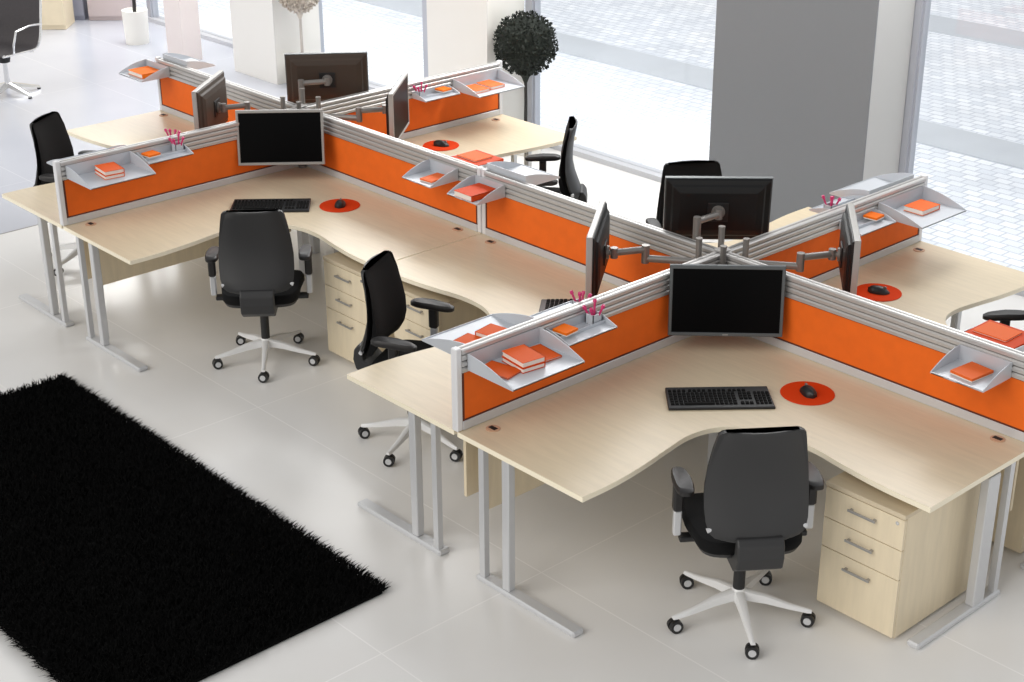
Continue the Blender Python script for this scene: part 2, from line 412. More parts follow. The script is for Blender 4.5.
def penpot(p, rz, label, pens):
    t = thing('pen_pot', label, 'pen pot', p, rz, 'pen pots in the pencil trays')
    mb = MB()
    for s in (-1, 1):
        mb.box(s*.028-.002, s*.028+.002, -.026, .026, 0, .05); mb.box(-.03, .03, s*.024-.002, s*.024+.002, 0, .05)
    mb.box(-.028, .028, -.024, .024, 0, .004)
    mb.build('cup', M['tray'], t)
    for i in range(4):
        a = i*1.7+.4; lean = .022+.01*(i % 2)
        x, y = .01*math.cos(a), .01*math.sin(a)
        s = MB(); top = (x+lean*math.cos(a), y+lean*math.sin(a), .072+.010*(i % 3))
        s.cyl((x, y, .006), top, .0055, seg=8); q = thing('pen', pens, 'pen', p, rz, 'pink pens, ' + label)
        s.build('barrel', M['pink'], q)
        c = MB(); tv = Vector(top); d = (tv-Vector((x, y, .006))).normalized()
        c.cyl(tv, tv+d*.016, .010, .008, seg=10); c.build('cap', M['pink'], q)
def pencil_tray(label, cx, axis, sgn, side, pos, z, plabel, nlabel, flip=1):
    t = tray(.32, .155, .045, label, cx, axis, sgn, side, pos, z, 'pencil_tray')
    mb = MB(); mb.box(-.155, .155, .075, .079, .004, .02); mb.build('divider', M['tray'], t)
    # flip chooses the end nearer the hub for the pot
    if plabel: penpot(wpos(t, flip*.115, .042), t.rotation_euler[2], plabel[0], plabel[1])
    if nlabel: pad(wpos(t, -flip*.085, .055, .021), .085, .085, .018, t.rotation_euler[2]+.1, nlabel)
    return t
# near screen of the right cluster (axis y-, +x side): local +x of tray = ?
tA = tray(.44, .30, .08, 'silver tray at the near end of the nearest screen, holding four orange books', 0, 'y', -1, 1, 1.54, 1.028)
book(wpos(tA, .125, .11), .11, .17, .008, R(12)-R(90), 'thin orange booklet at the left end of the nearest tray', 'bookor', 'booklet')
book(wpos(tA, .0, .13), .125, .165, .022, tA.rotation_euler[2]-.12, 'lower white-edged book of the stack in the nearest tray', 'bookred')
book(wpos(tA, -.005, .125, .0275), .125, .165, .026, tA.rotation_euler[2]-.12, 'orange book on top of the stack in the nearest tray', 'bookor')
book(wpos(tA, -.125, .11), .12, .16, .010, tA.rotation_euler[2]-.1, 'flat orange booklet right of the book stack in the nearest tray', 'bookor', 'booklet')
pencil_tray('silver pencil tray below the rail, between the nearest book tray and the near black monitor', 0, 'y', -1, 1, 1.12, 1.045,
            ('grey pen pot at the inner end of the nearest pencil tray', 'pink pen standing in the pot on the nearest screen, facing right'),
            'bright orange notepad in the nearest pencil tray', -1)
tB = tray(.44, .33, .085, 'silver tray on the hidden left side of the nearest screen, with two orange books', 0, 'y', -1, -1, 1.49, 1.03)
book(wpos(tB, -.07, .16), .12, .12, .008, R(10), 'small flat orange booklet at the near corner of the left-facing tray', 'bookor', 'booklet')
book(wpos(tB, .06, .12), .16, .12, .026, R(10), 'orange book with white pages behind the nearest screen', 'bookor')
pencil_tray('pencil tray behind the nearest screen, left-facing side', 0, 'y', -1, -1, 1.07, 1.05,
            ('grey pen pot behind the nearest screen rail, below the edge-on monitor', 'pink pen in the pot behind the nearest screen rail'), None, 1)
# near screen of the left cluster
tC = tray(.44, .30, .08, 'silver tray on the left orange screen, holding a two-book stack', BX, 'y', -1, 1, 1.54, 1.028)
book(wpos(tC, -.0, .13), .125, .165, .022, tC.rotation_euler[2]-.1, 'lower pink-edged book of the stack on the left orange screen', 'booklight')
book(wpos(tC, -.005, .125, .0275), .125, .165, .026, tC.rotation_euler[2]-.12, 'orange book on top of the stack on the left orange screen', 'bookor')
pencil_tray('silver pencil tray on the left orange screen, near the silver-framed monitor', BX, 'y', -1, 1, 1.12, 1.045,
            ('grey pen pot on the left orange screen, right of its book tray', 'pink pen in the pot on the left orange screen'),
            'bright orange notepad in the pencil tray of the left orange screen', -1)
tD = tray(.44, .30, .085, 'pale tray behind the left orange screen, its corner showing before the black chair', BX, 'y', -1, -1, 1.49, 1.03)
book(wpos(tD, .15, .16), .12, .15, .02, R(10), 'orange book behind the rail of the left orange screen', 'booklight')
pencil_tray('pencil tray on the far side of the left orange screen', BX, 'y', -1, -1, 1.07, 1.05,
            ('pen pot behind the rail of the left orange screen', 'pink pen behind the rail of the left orange screen'), None, 1)
# far screen of the right cluster
tE = tray(.44, .30, .08, 'silver tray at the far right screen end, in front of the outside paving', 0, 'y', 1, 1, 1.54, 1.01)
book(wpos(tE, -.04, .12), .17, .13, .03, tE.rotation_euler[2], 'orange book with grey pages in the far right tray', 'booklight')
pencil_tray('silver pencil tray on the far right screen, beside the edge-on monitor', 0, 'y', 1, 1, 1.12, 1.02, None,
            'bright orange notepad on the far right screen behind the edge-on monitor', 1)
tF = tray(.44, .27, .085, 'pale tray behind the far right screen, against the grey wall pier', 0, 'y', 1, -1, 1.52, 1.065)
pencil_tray('pencil tray behind the far right screen rail, before the grey wall pier', 0, 'y', 1, -1, 1.12, 1.075,
            ('pale pen pot before the grey wall pier', 'pink pen against the grey wall pier'), None, -1)
# far screen of the left cluster
tG = tray(.44, .30, .08, 'silver tray on the screen beside the dark ball tree, holding two orange books', BX, 'y', 1, 1, 1.54, 1.01)
book(wpos(tG, .11, .13), .13, .17, .02, tG.rotation_euler[2], 'left orange book in the tray beside the ball tree', 'booklight')
book(wpos(tG, -.04, .12), .13, .17, .022, tG.rotation_euler[2], 'right orange book in the tray beside the ball tree', 'booklight')
pencil_tray('silver pencil tray right of the edge-on monitor near the window', BX, 'y', 1, 1, 1.10, 1.02,
            ('pale pen pot right of the edge-on monitor near the window', 'pink pen right of the edge-on monitor near the window'),
            'bright orange notepad in the pencil tray near the ball tree', 1)
# spine trays
tH = tray(.27, .22, .075, 'small silver tray left of the middle post with one orange pad', BX, 'x', 1, -1, 1.53, 1.02)
pad(wpos(tH, -.03, .1), .10, .15, .014, R(5), 'slim orange pad in the small tray left of the middle post', 'booklight')
tI = tray(.27, .22, .075, 'small silver tray over the middle post with a thick red-orange book', 0, 'x', -1, -1, 1.77, 1.02)
book(wpos(tI, 0, .115), .16, .20, .035, tI.rotation_euler[2]+R(90)*0, 'thick red-orange book in the small tray over the middle post', 'bookred')
tJ = tray(.27, .23, .035, 'tray behind the middle screen rail, filled by a red-orange folder', BX, 'x', 1, 1, 1.65, 1.09)
pad(wpos(tJ, 0, .11), .25, .21, .03, tJ.rotation_euler[2], 'red-orange folder lying in the tray behind the middle screen rail', 'bookred', 'folder')
pad(wpos(tJ, -.02, .11, .036), .17, .14, .008, tJ.rotation_euler[2], 'lighter orange pad on the folder behind the middle screen rail', 'booklight')
tK = tray(.34, .28, .075, 'empty pale tray behind the middle post, pointing at the profile chair', 0, 'x', -1, 1, 1.69, 1.09)
tL = tray(.27, .22, .075, 'small silver tray at the right frame edge with an orange pad', 0, 'x', 1, -1, 1.57, 1.015)
pad(wpos(tL, .0, .1), .12, .15, .018, tL.rotation_euler[2]-.1, 'orange pad in the small tray at the right frame edge', 'booklight')
tM = tray(.27, .23, .035, 'dark-edged tray behind the rail at the right frame edge', 0, 'x', 1, 1, 1.54, 1.09)
pad(wpos(tM, 0, .11), .25, .21, .03, tM.rotation_euler[2], 'red-orange folder behind the rail at the right frame edge', 'bookred', 'folder')
pad(wpos(tM, -.02, .11, .036), .17, .14, .008, tM.rotation_euler[2], 'lighter orange pad on the folder at the right frame edge', 'booklight')
tN = tray(.34, .24, .075, 'small tray at the back left screen end with an orange book', BX, 'x', -1, -1, 1.82, 1.03)
book(wpos(tN, 0, .11), .21, .17, .032, tN.rotation_euler[2], 'orange book with white pages on the back left screen', 'notes')
tO = tray(.34, .24, .075, 'empty pale tray at the back left screen end, window side', BX, 'x', -1, 1, 1.66, 1.09)

# ------------------------------------------------------------------ monitors
def monitor(loc, yaw, tilt, label, frame='bezel', back='monback'):
    """local: screen faces +x; origin at the panel centre"""
    t = thing('monitor', label, 'monitor', loc, R(yaw), 'flat monitors around the two screen hubs')
    t.rotation_euler = (0, -R(tilt), R(yaw))
    w, h = .285, .182
    def rect(x, a, b): return [(x, -a, -b), (x, a, -b), (x, a, b), (x, -a, b)]
    mb = MB(); mb.quadloft([rect(-.02, w-.003, h-.003), rect(-.016, w, h), rect(.008, w, h), rect(.012, w-.003, h-.003), rect(.012, w-.014, h-.016), rect(.007, w-.018, h-.02)], cap=False)
    mb.build('bezel', M[frame], t)
    MB().box(.003, .0085, -w+.016, w-.016, -h+.018, h-.018).build('screen_panel', M['screen'], t)
    mb = MB(); mb.quadloft([rect(-.0195, w-.004, h-.004), rect(-.028, w-.01, h-.01), rect(-.034, w-.035, h-.032), rect(-.045, w-.045, h-.042), rect(-.052, w-.075, h-.07), rect(-.053, w-.08, h-.075)])
    mb.build('back_housing', M[back], t, bevel=.002)
    MB().box(-.06, -.052, -.055, .055, -.055, .055, .002).build('mount_plate', M['blk'], t)
    MB().box(.012, .0128, -.014, .014, -h+.006, -h+.011).build('maker_mark', M['bezel_light'], t)
    return t
def monpos(cx, yawdir, c, s, z):
    a = R(yawdir); n = Vector((math.cos(a), math.sin(a))); q = Vector((-n.y, n.x))
    p = Vector((cx, 0)) + n*c + q*s
    return (p.x, p.y, z)
MON = [
    (0, -45, .36, .00, 1.005, -45, 7, 'large black monitor facing the camera on the nearest desk', 'bezel', 'monback'),
    (0, 135, .42, .00, 1.22, 136, 6, 'black monitor seen from behind, a chair back above it', 'bezel', 'monback'),
    (0, -135, .655, .00, 1.12, -142, 0, 'edge-on black monitor over the pink pens, left of the centre hub', 'bezel_light', 'monback'),
    (0, 45, .665, .00, 1.12, 40, 0, 'edge-on black monitor right of the hub, before the far right screen', 'bezel_light', 'monback'),
    (BX, -45, .36, -.08, 1.025, -40, 7, 'black monitor with silver frame facing forward on the left cluster', 'bezel_light', 'monback'),
    (BX, 135, .42, -.12, 1.225, 143, 6, 'glare-tinted black monitor seen from behind at the back of the left cluster', 'bezel', 'monback_glare'),
    (BX, -135, .62, .02, 1.13, -141, 0, 'glare-tinted monitor turned sideways at the far left of the hub', 'bezel_light', 'monback_glare'),
    (BX, 45, .67, .0, 1.12, 41, 0, 'slim black monitor turned sideways, right of the glare-tinted one', 'bezel_light', 'monback'),
]
def arm(cx, sx, sy, mp, myaw, tilt, label, bend=1):
    """two-link monitor arm on a short pole beside the screen hub"""
    q = {(1, -1): .05, (-1, 1): .06}.get((sx, sy), .085); ph = {(1, -1): .45, (-1, 1): .50}.get((sx, sy), .465)
    px, py = cx+sx*q, sy*q
    t = thing('swing_arm', label, 'swing arm', (px, py, PH), 0, 'swing arms around the two screen hubs')
    a = R(myaw); f = Vector((math.cos(a), math.sin(a), 0))
    J = Vector(mp) - f*.10; J = J - Vector((px, py, PH)); J.z = mp[2]-PH
    p = MB(); p.cyl((0, 0, .0), (0, 0, ph), .016, seg=18); p.cyl((0, 0, ph), (0, 0, ph+.007), .018, seg=18); p.cyl((0, 0, 0), (0, 0, .015), .028, seg=18)
    p.build('pole', M['arm'], t, smooth=True)
    base = Vector((0, 0, .34)); d = Vector((J.x, J.y, 0)); ln = d.length
    side = Vector((-d.y, d.x, 0)).normalized()*bend
    reach = (.5 if ln < .38 else .62)*ln; off = .12 if ln < .38 else .05
    E_ = base*1.0 + d.normalized()*reach + side*off; E1 = E_.copy(); E2 = Vector((E_.x, E_.y, J.z))
    b0 = base + Vector((0, 0, 0))
    m = MB(); m.cyl(b0-Vector((0, 0, .022)), b0+Vector((0, 0, .022)), .026, seg=16)
    m.tube([b0, E1], .019, seg=10); m.build('lower_link', M['arm'], t, smooth=True)
    m = MB(); zlo, zhi = min(E1.z, E2.z)-.024, max(E1.z, E2.z)+.024
    m.cyl((E1.x, E1.y, zlo), (E1.x, E1.y, zhi), .021, seg=16); m.build('elbow', M['arm'], t, smooth=True)
    m = MB(); m.tube([E2, J], .018, seg=10); m.cyl(J-Vector((0, 0, .028)), J+Vector((0, 0, .028)), .02, seg=16); m.build('upper_link', M['arm'], t, smooth=True)
    m = MB(); H = Vector(mp)-Vector((px, py, PH)); H.z = J.z
    k = H - f*.063
    m.cyl(J, k, .014, seg=12); m.cyl(k-f*.012, k, .036, seg=18); m.build('mount_head', M['arm'], t, smooth=True)
    return t
armlab = ['grey monitor arm behind the large nearest monitor', 'grey zigzag monitor arm carrying the black monitor seen from behind',
          'grey monitor arm reaching left over the rail to the edge-on monitor', 'grey monitor arm reaching right to the far right edge-on monitor',
          'monitor arm behind the silver-framed left monitor', 'grey zigzag monitor arm behind the glare-tinted monitor',
          'pale monitor arm reaching left to the glare-tinted sideways monitor', 'grey monitor arm reaching right to the slim sideways monitor']
for i, (cx, dirn, c, s, z, yaw, tilt, lab, fr, bk) in enumerate(MON):
    p = monpos(cx, dirn, c, s, z)
    monitor(p, yaw, tilt, lab, fr, bk)
    sx = 1 if math.cos(R(dirn)) > 0 else -1; sy = 1 if math.sin(R(dirn)) > 0 else -1
    arm(cx, sx, sy, p, yaw, tilt, armlab[i], bend=(1 if i % 4 in (0, 1) else -1))
for cx, lab in ((0, 'silver hub cap where the four right-cluster screens cross'), (BX, 'silver hub cap where the four left-cluster screens cross')):
    t = thing('screen_hub_post', lab, 'post', (cx, 0, PH))
    MB().box(-.03, .03, -.03, .03, 0, .404, .004).build('post', M['silver'], t)
    MB().box(-.032, .032, -.032, .032, .404, .414, .003).build('cap', M['alu'], t)

# ------------------------------------------------------------------ office chairs
def chair(label, loc, rz, base=34):
    """local +x is forward"""
    t = thing('office_chair', label, 'chair', loc, R(rz), 'black office chairs on white five-star bases')
    # five-star base: each leg with its caster
    MB().lathe([(.0, .085), (.034, .085), (.038, .1), (.034, .14), (.027, .15), (0, .15)], seg=20).build('base_hub', M['white'], t, smooth=True)
    for k in range(5):
        a = R(-rz + base + 72*k)     # same world angles as in the photo
        ca, sa = math.cos(a), math.sin(a)
        rings = []
        for r, w, z0, z1 in ((.02, .024, .10, .145), (.12, .019, .092, .13), (.22, .014, .075, .10), (.30, .012, .066, .084), (.318, .010, .066, .08)):
            rings.append([(ca*r-sa*y, sa*r+ca*y, z) for y, z in ((-w, z0), (w, z0), (w*.8, z1-.004), (w*.4, z1), (-w*.4, z1), (-w*.8, z1-.004))])
        lg = MB().quadloft(rings).build('leg', M['white'], t, smooth=True)
        cx, cy = ca*.305, sa*.305
        b = R(-rz) + R(-62 + (k*53) % 40)
        ox, oy = math.cos(b), math.sin(b)        # wheel axle direction
        mb = MB()
        for s in (-1, 1):
            mb.cyl((cx+ox*.006*s, cy+oy*.006*s, .029), (cx+ox*.024*s, cy+oy*.024*s, .031), .031, .029, seg=18)
        mb.cyl((cx, cy, .03), (cx, cy, .068), .011, seg=10)
        mb.build('caster', M['blk'], lg, smooth=True)
        mb = MB()
        mb.cyl((cx-ox*.0262, cy-oy*.0262, .031), (cx+ox*.0262, cy+oy*.0262, .031), .017, seg=16)
        mb.build('wheel_cap', M['silver'], lg, smooth=True)
    MB().lathe([(0, .1), (.026, .1), (.026, .3), (.019, .3), (.019, .4), (0, .4)], seg=18).build('gas_column', M['blk'], t, smooth=True)
    # mechanism
    mb = MB(); mb.box(-.12, .10, -.07, .07, .375, .425, .01)
    mb.box(-.02, .02, -.13, -.07, .39, .405); mb.cyl((.0, -.13, .397), (.0, -.21, .40), .008, seg=8)
    mb.build('tilt_mechanism', M['blk'], t)
    # seat: shell and cushion, rounded plan
    def plan(sc, z, n=36):
        out = []
        for i in range(n):
            a = 2*math.pi*i/n; c, s = math.cos(a), math.sin(a); e = .42
            x = .24*math.copysign(abs(c)**e, c)*sc; y = .245*math.copysign(abs(s)**e, s)*sc*(1-.06*(x < 0))
            dz = -.022*max(0, (x-.12)/.12)**2
            out.append((x+.03, y, z+dz))
        return out
    MB().quadloft([plan(.80, .415), plan(.93, .425), plan(.97, .445)]).build('seat_shell', M['shell'], t, smooth=True)
    MB().quadloft([plan(.97, .445), plan(1.0, .46), plan(1.0, .485), plan(.96, .502), plan(.86, .508)]).build('seat_cushion', M['fab'], t, smooth=True)
    # backrest loft: rows (z, half width, rear x, front x)
    rows = [(.545, .150, -.285, -.235), (.553, .176, -.285, -.215), (.575, .200, -.280, -.185), (.62, .213, -.262, -.160), (.68, .218, -.240, -.147), (.76, .217, -.222, -.150),
            (.85, .208, -.222, -.165), (.94, .195, -.232, -.185), (.985, .187, -.242, -.202), (1.018, .180, -.248, -.212), (1.032, .168, -.250, -.223), (1.037, .150, -.248, -.228)]
    def back(fr0, fr1, grow):
        rings = []
        for z, w, r, f in rows:
            x0 = r + (f-r)*fr0; x1 = r + (f-r)*fr1; ring = []; n = 14; w = w+grow
            for i in range(n+1):
                u = -1 + 2*i/n; ring.append((x0 + .045*abs(u)**2.6, w*u, z))
            for i in range(n+1):
                u = 1 - 2*i/n; ring.append((max(x1 + .028*abs(u)**2, x0+.002) - .012*abs(u)**6, w*.985*u, z))
            rings.append(ring)
        return rings
    MB().quadloft(back(0, .42, .0)).build('back_shell', M['shell'], t, smooth=True)
    MB().quadloft(back(.43, 1.0, -.006)).build('back_cushion', M['fab'], t, smooth=True)
    # spine bracket joining back and mechanism
    prof = [(-.10, .385), (-.10, .425), (-.22, .45), (-.262, .49), (-.272, .575), (-.295, .575), (-.318, .545), (-.325, .49), (-.31, .435), (-.25, .395)]
    mb = MB(); mb.prism_axis(prof, -.098, .098, 'y'); mb.build('back_bracket', M['shell'], t, bevel=.008)
    for s in (-1, 1):
        mb = MB(); mb.cyl((-.225, s*.190, .59), (-.228, s*.208, .585), .011, seg=12); mb.build('bolt_cap', M['silver'], t)
        y = s*.285
        ar = MB()
        pts = []
        n = 20
        for z, k in ((.685, .86), (.693, 1.0), (.712, 1.0), (.72, .86)):
            ring = []
            for i in range(n):
                a = 2*math.pi*i/n; c, q = math.cos(a), math.sin(a)
                x = .125*math.copysign(abs(c)**.6, c)*k; yy = .04*math.copysign(abs(q)**.6, q)*k
                ring.append((x-.005, y-s*.012+yy*(1-.25*(x > .0)*x/.125), z - .012*max(0, x/.12)))
            pts.append(ring)
        ar.quadloft(pts); pd = ar.build('armrest', M['blk_arm'], t, smooth=True)
        mb = MB(); mb.box(-.03, .02, y-.02, y+.022, .56, .69, .008); mb.build('arm_sleeve', M['blk_arm'], pd)
        mb = MB(); mb.box(-.023, .013, y-.016, y+.018, .44, .56, .005); mb.build('arm_upright', M['silver'], pd)
        mb = MB(); mb.box(-.03, .02, min(y-s*.01, y-s*.2), max(y-s*.01, y-s*.2), .41, .435, .004); mb.build('arm_bracket', M['blk'], pd)
    return t
chair('charcoal office chair seen from behind at the nearest desk', (1.15, -1.15, 0), 143).scale = (1.02, 1.03, 1.015)
chair('charcoal office chair seen from behind at the left-of-centre desk', (BX+1.15, -1.145, 0), 141)
chair('black office chair turned right, beside the pale drawers in the middle', (-1.125, -1.14, 0), 29, 2.5)
chair('black office chair whose back rises above the rear-facing black monitor', (-1.13, 1.12, 0), -34)
chair('office chair at the right frame edge, mostly its armrest showing', (1.13, 1.06, 0), 225)
chair('black office chair at the far left, behind the left orange screen', (BX-1.10, -1.13, 0), 34, 2.5)
chair('black office chair in profile against the paved window', (BX+1.13, 1.16, 0), 224)
chair('black office chair almost hidden behind the glare-tinted monitor', (BX-1.15, 1.16, 0), -40)

# ------------------------------------------------------------------ pedestals
def pedestal(x0, y_front, sy, label):
    """drawer fronts face sy*y"""
    w, d, h = .41, .60, .645
    t = thing('drawer_pedestal', label, 'drawer pedestal', (x0+w/2, y_front-sy*d/2, 0), 0 if sy < 0 else math.pi, 'three-drawer pedestals under the desks')
    mb = MB(); mb.box(-w/2, w/2, -d/2+.018, d/2, .02, h-.022); mb.box(-w/2+.03, w/2-.03, -d/2+.05, d/2-.03, 0, .02)
    mb.build('body', M['maple_y'], t)
    MB().box(-w/2-.002, w/2+.002, -d/2-.003, d/2+.002, h-.022, h, .002).build('top_panel', M['maple'], t)
    zs = [(.028, .318), (.322, .466), (.470, .618)]
    for z0, z1 in zs:
        dr = MB().box(-w/2+.001, w/2-.001, -d/2, -d/2+.018, z0, z1, .0015).build('drawer', M['maple_y'], t)
        zc = z1-.055
        mb = MB(); mb.box(-.072, .072, -d/2-.024, -d/2-.016, zc-.006, zc+.006, .002); mb.box(-.066, -.054, -d/2-.018, -d/2, zc-.004, zc+.004); mb.box(.054, .066, -d/2-.018, -d/2, zc-.004, zc+.004)
        mb.build('handle', M['handle'], dr)
    MB().cyl((w/2-.035, -d/2-.003, .595), (w/2-.035, -d/2+.002, .595), .009, seg=14).build('lock', M['chrome'], t)
    return t
pedestal(1.338, -.822, -1, 'pale maple three-drawer pedestal under the nearest desk')
pedestal(BX+1.338, -.822, -1, 'pale maple three-drawer pedestal behind the left-of-centre chair')
pedestal(-1.748, -.80, -1, 'pale maple three-drawer pedestal behind the black chair turned right')
pedestal(1.338, .822, 1, 'maple pedestal under the far right desk, glimpsed past the nearest desk leg')

# ------------------------------------------------------------------ keyboards, mats, mice
def keyboard(cxy, rz, label):
    t = thing('keyboard', label, 'keyboard', (cxy[0], cxy[1], PH), rz, 'black keyboards on the desks')
    mb = MB(); mb.quadloft([[(-.232, -.085, 0), (.232, -.085, 0), (.226, .085, 0), (-.226, .085, 0)],
                            [(-.232, -.085, .012), (.232, -.085, .012), (.226, .085, .022), (-.226, .085, .022)]])
    mb.build('keyboard_body', M['blk'], t, bevel=.004)
    mb = MB()
    def key(x, y, w, d):
        z = .012 + (y+.085)/.17*.010
        mb.quadloft([[(x, y, z-.001), (x+w, y, z-.001), (x+w, y+d, z), (x, y+d, z)], [(x+.002, y+.002, z+.006), (x+w-.002, y+.002, z+.006), (x+w-.002, y+d-.002, z+.007), (x+.002, y+d-.002, z+.007)]])
    p = .0195
    for r in range(5):
        y = -.060 + r*p
        for c in range(15):
            if r == 0 and 3 <= c <= 9: continue
            key(-.218+c*p, y, p-.003, p-.003)
        for c in range(3):
            if r in (1,): continue
            key(-.218+15*p+.012+c*p, y, p-.003, p-.003)
        for c in range(4):
            if c < 4: key(-.218+18*p+.02+c*p*.92, y, p*.92-.003, p-.003)
    key(-.218+3*p, -.060, 7*p-.003, p-.003)
    for c in range(16): key(-.218+c*p*1.05+(c//4)*.006, -.060+5*p+.006, p-.004, p-.007)
    mb.build('keycaps', M['key'], t)
    t.scale = (1.08, 1.2, 1.1)
def mousemat(cxy, label, mlabel, rz):
    t = thing('mouse_mat', label, 'mouse mat', (cxy[0], cxy[1], PH), 0, 'round red mouse mats')
    MB().lathe([(.0, 0), (.127, 0), (.129, .002), (.128, .004), (0, .004)], seg=48).build('foam_disc', M['redpad'], t)
    m = thing('mouse', mlabel, 'mouse', (cxy[0]+.005, cxy[1]-.0, PH+.0042), rz, 'black mice on the round mats')
    rings = []
    for k in range(9):
        x = -.052 + .104*k/8; u = (k/8-.5)*2; w = .030*math.sqrt(max(.02, 1-abs(u)**3)); h = .034*math.sqrt(max(.03, 1-abs(u+.15)**2.6)) if abs(u+.15) < 1 else .006
        rings.append([(x, w*math.cos(a), max(0, h*math.sin(a))) for a in [math.pi*i/10 for i in range(11)]] + [(x, -w*.6, 0), (x, w*.6, 0)])
    MB().quadloft(rings).build('mouse_body', M['blk'], m, smooth=True)
    MB().cyl((.028, -.0035, .027), (.028, .0035, .027), .008, seg=12).build('scroll_wheel', M['arm'], m)
    m.scale = (1.15, 1.15, 1.1)
keyboard((.607, -.699), R(49), 'black keyboard on the nearest desk, below the large monitor')
keyboard((BX+.595, -.68), R(49), 'black keyboard on the left cluster desk, above the charcoal chair back')
keyboard((-.60, -.60), R(-48), 'black keyboard partly hidden behind the nearest screen and pink pens')
mousemat((.845, -.335), 'round red-orange mouse mat right of the nearest keyboard', 'black mouse on the nearest round red mat', R(150))
mousemat((BX+.87, -.345), 'round red-orange mouse mat right of the left-cluster keyboard', 'black mouse on the mat right of the left-cluster keyboard', R(135))
mousemat((BX+.32, .955), 'round red mouse mat on the desk by the dark ball tree', 'black mouse on the mat near the slim sideways monitor', R(25))
mousemat((.325, .955), 'round red mouse mat on the far right desk', 'black mouse on the far right desk mat', R(25))

# ------------------------------------------------------------------ rug
def rug():
    t = thing('shag_rug', 'large black shaggy rug on the white floor at the lower left', 'rug', (-1.62, -2.92, 0))
    w, l = 1.555, .705
    MB().box(-w, w, -l, l, .002, .018, .004).build('rug_backing', M['rug'], t)
    n = 62000
    x = rng.uniform(-w-.0, w+.0, n); y = rng.uniform(-l, l, n)
    ne = 9000
    x[:ne] = rng.uniform(-w, w, ne); y[:ne] = np.where(rng.random(ne) < .5, -l, l) + rng.normal(0, .01, ne)
    ang = rng.uniform(0, 2*np.pi, n); lean = rng.uniform(.008, .028, n)
    ey = np.clip((np.abs(y)-l+.05)/.05, 0, 1)*np.sign(y); ex = np.clip((np.abs(x)-w+.03)/.03, 0, 1)*np.sign(x)
    dx = np.cos(ang)*lean + ex*.008; dy = np.sin(ang)*lean + ey*rng.uniform(.0, .04, n)
    h = rng.uniform(.022, .045, n)*(1-.45*np.abs(ey))
    bw = rng.uniform(.0016, .0034, n); px = -np.sin(ang)*bw; py = np.cos(ang)*bw
    z0 = np.full(n, .014)
    P = np.zeros((n, 5, 3))
    P[:, 0] = np.stack([x-px, y-py, z0], 1); P[:, 1] = np.stack([x+px, y+py, z0], 1)
    P[:, 2] = np.stack([x+px+dx*.45, y+py+dy*.45, z0+h*.7], 1); P[:, 3] = np.stack([x-px+dx*.45, y-py+dy*.45, z0+h*.7], 1)
    P[:, 4] = np.stack([x+dx, y+dy, z0+h], 1)
    V = P.reshape(-1, 3)
    me = bpy.data.meshes.new('pile')
    idx = np.arange(n)*5
    loops = np.stack([idx, idx+1, idx+2, idx+3, idx+3, idx+2, idx+4], 1).ravel()
    starts = np.stack([np.arange(n)*7, np.arange(n)*7+4], 1).ravel(); tot = np.tile([4, 3], n)
    me.vertices.add(n*5); me.vertices.foreach_set('co', V.ravel())
    me.loops.add(len(loops)); me.loops.foreach_set('vertex_index', loops.astype(np.int32))
    me.polygons.add(n*2); me.polygons.foreach_set('loop_start', starts.astype(np.int32)); me.polygons.foreach_set('loop_total', tot.astype(np.int32))
    me.materials.append(M['rug']); me.update(calc_edges=True)
    o = bpy.data.objects.new('pile', me); col.objects.link(o); o.parent = t; o['kind'] = 'stuff'
rug()

# ------------------------------------------------------------------ plants
def topiary(loc, rad, zc, label, leaf, trunk, pot_h=.26, pr=.17):
    t = thing('topiary_tree', label, 'plant', loc, 0, 'ball trees by the windows')
    MB().lathe([(0, .0), (pr*.8, .0), (pr, pot_h), (pr*.9, pot_h), (pr*.88, pot_h-.03), (0, pot_h-.03)], seg=28).build('pot', M['pot'], t, smooth=True)
    MB().lathe([(0, pot_h-.03), (pr*.87, pot_h-.03), (pr*.5, pot_h-.012), (0, pot_h-.01)], seg=20).build('soil', M['soil'], t, smooth=True)
    zb = zc-rad
    MB().tube([(0, 0, pot_h-.03), (.008, -.004, pot_h+(zb-pot_h)*.5), (-.004, .004, zb), (0, 0, zc)], .013, 10, rs=[.016, .013, .013, .012]).build('trunk', M[trunk], t, smooth=True)
    mb = MB()
    # branching funnel under the crown and an inner core
    mb.lathe([(.015, zb-.07), (.035, zb-.02), (.09, zb+.035), (rad*.80, zc-.1), (rad*.9, zc), (rad*.80, zc+.12), (rad*.4, zc+rad*.8), (0.01, zc+rad*.9)], seg=24)
    for i in range(2600):
        u = random.uniform(-1, 1); a = random.uniform(0, 2*math.pi); s = math.sqrt(1-u*u)
        n = Vector((s*math.cos(a), s*math.sin(a), u)); c = Vector((0, 0, zc)) + n*rad*random.uniform(.86, 1.0)
        d = (n + Vector((random.gauss(0, .7), random.gauss(0, .7), random.gauss(0, .7)))).normalized()
        sd = d.cross(n + Vector((.01, .02, .03))).normalized(); L_ = random.uniform(.022, .038); w = L_*.32
        m_ = c + d*L_*.5 + n*.003
        vs = [mb.bm.verts.new(q) for q in (c, m_+sd*w, c+d*L_, m_-sd*w)]; mb._f(vs)
    mb.build('foliage', M[leaf], t)
topiary((-4.62, 2.9, 0), .258, .93, 'dark green ball tree standing by the window left of the paving view', 'leaf', 'trunk', pot_h=.18)
topiary((-7.66, 2.75, 0), .20, .945, 'ball tree tinted pale for window glare at the top edge, behind the glare-tinted monitor', 'glareleaf', 'glaretrunk')
t = thing('potted_plant', 'tall white pot with a bare trunk at the top left, by the window', 'plant', (-10.42, 2.5, 0))
MB().lathe([(0, 0), (.125, 0), (.14, .36), (.125, .36), (.12, .33), (0, .33)], seg=28).build('pot', M['pot'], t, smooth=True)
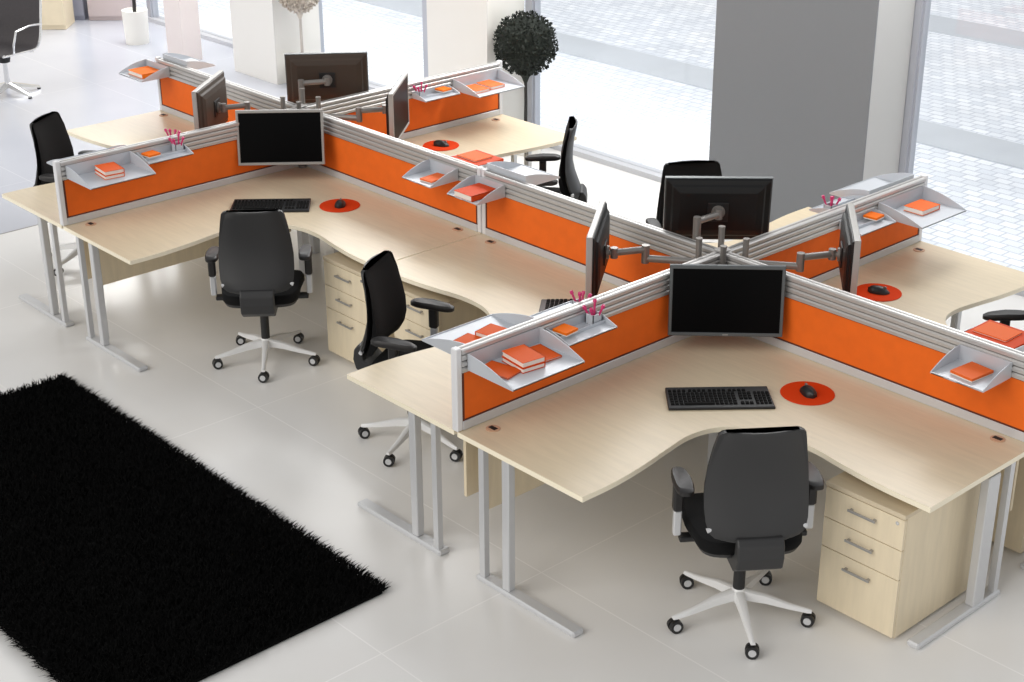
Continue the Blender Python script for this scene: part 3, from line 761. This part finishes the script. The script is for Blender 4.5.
MB().tube([(0, 0, .32), (.02, 0, .7), (-.01, .01, 1.2)], .02, 10).build('trunk', M['trunk'], t, smooth=True)

# ------------------------------------------------------------------ far left background
def cabinet(loc, rz, w, d, h, m, label, doors=2):
    t = thing('storage_cabinet', label, 'cabinet', loc, rz, 'cabinets in the far left background')
    MB().box(-w/2, w/2, -d/2+.02, d/2, .0, h, .004).build('body', M[m], t)
    for k in range(doors):
        a = -w/2 + w*k/doors; dr = MB().box(a+.004, a+w/doors-.004, -d/2, -d/2+.018, .05, h-.02, .002).build('door', M[m], t)
        MB().box(a+w/doors-.05, a+w/doors-.038, -d/2-.015, -d/2, h*.5, h*.5+.12).build('handle', M['silver'], dr)
cabinet((-12.12, 1.84, 0), R(48), 1.38, .4, 1.3, 'beige', 'beige cabinet behind the mesh chair at the top left corner', 2)
cabinet((-12.02, 2.60, 0), R(48), .30, .3, 1.2, 'bluegrey', 'narrow blue-grey cabinet right of the beige one', 1)
cabinet((-11.70, 2.92, 0), R(48), .50, .3, 1.3, 'roseplaster', 'rose-grey cabinet between the blue-grey cabinet and the white pot', 1)
def meeting_chair(loc, rz):
    t = thing('meeting_chair', 'grey mesh meeting chair with chrome frame at the top left corner', 'chair', loc, rz)
    prof = [(.27, .43), (.18, .425), (.02, .42), (-.12, .415), (-.19, .44), (-.235, .52), (-.262, .65), (-.29, .80), (-.315, .92)]
    prof = smooth_path(prof, 4)
    mb = MB(); rings = []
    for x, z in prof:
        i = prof.index((x, z)); nx = prof[min(i+1, len(prof)-1)]; pv = prof[max(i-1, 0)]
        d = Vector((nx[0]-pv[0], nx[1]-pv[1])).normalized(); nrm = Vector((-d.y, d.x))*.006
        rings.append([(x-nrm.x, -.24, z-nrm.y), (x-nrm.x, .24, z-nrm.y), (x+nrm.x, .24, z+nrm.y), (x+nrm.x, -.24, z+nrm.y)])
    mb.quadloft(rings); mb.build('mesh_seat_and_back', M['mesh'], t, smooth=True)
    for s in (-1, 1):
        MB().tube([(x, s*.25, z) for x, z in prof], .011, 8).build('side_rail', M['chrome'], t, smooth=True)
        MB().tube([(.14, s*.255, .42), (.16, s*.29, .52), (.12, s*.295, .63), (-.05, s*.295, .65), (-.22, s*.27, .63), (-.262, s*.25, .62)], .011, 8).build('armrest', M['chrome'], t, smooth=True)
    MB().tube([(-.12, -.25, .40), (-.12, 0, .37), (-.12, .25, .40)], .012, 8).build('cross_bar', M['chrome'], t, smooth=True)
    MB().lathe([(0, .30), (.05, .30), (.06, .36), (.05, .40), (0, .40)], seg=16).build('tilt_mechanism', M['blk'], t, smooth=True)
    MB().lathe([(0, .06), (.03, .06), (.025, .12), (.02, .30), (0, .30)], seg=16).build('column', M['chrome'], t, smooth=True)
    for k in range(5):
        a = R(72*k+10); c, s = math.cos(a), math.sin(a)
        MB().quadloft([[(c*r-s*y, s*r+c*y, z) for y, z in ((-w, z0), (w, z0), (w*.6, z1), (-w*.6, z1))] for r, w, z0, z1 in ((.01, .02, .07, .115), (.30, .012, .012, .032))]).build('leg', M['chrome'], t)
        MB().lathe([(0, 0), (.018, 0), (.015, .014), (0, .014)], (c*.29, s*.29, 0), 12).build('foot_glide', M['blk'], t)
    return t
meeting_chair((-9.40, .50, 0), R(-68)).scale = (1.05, 1.05, 1.05)
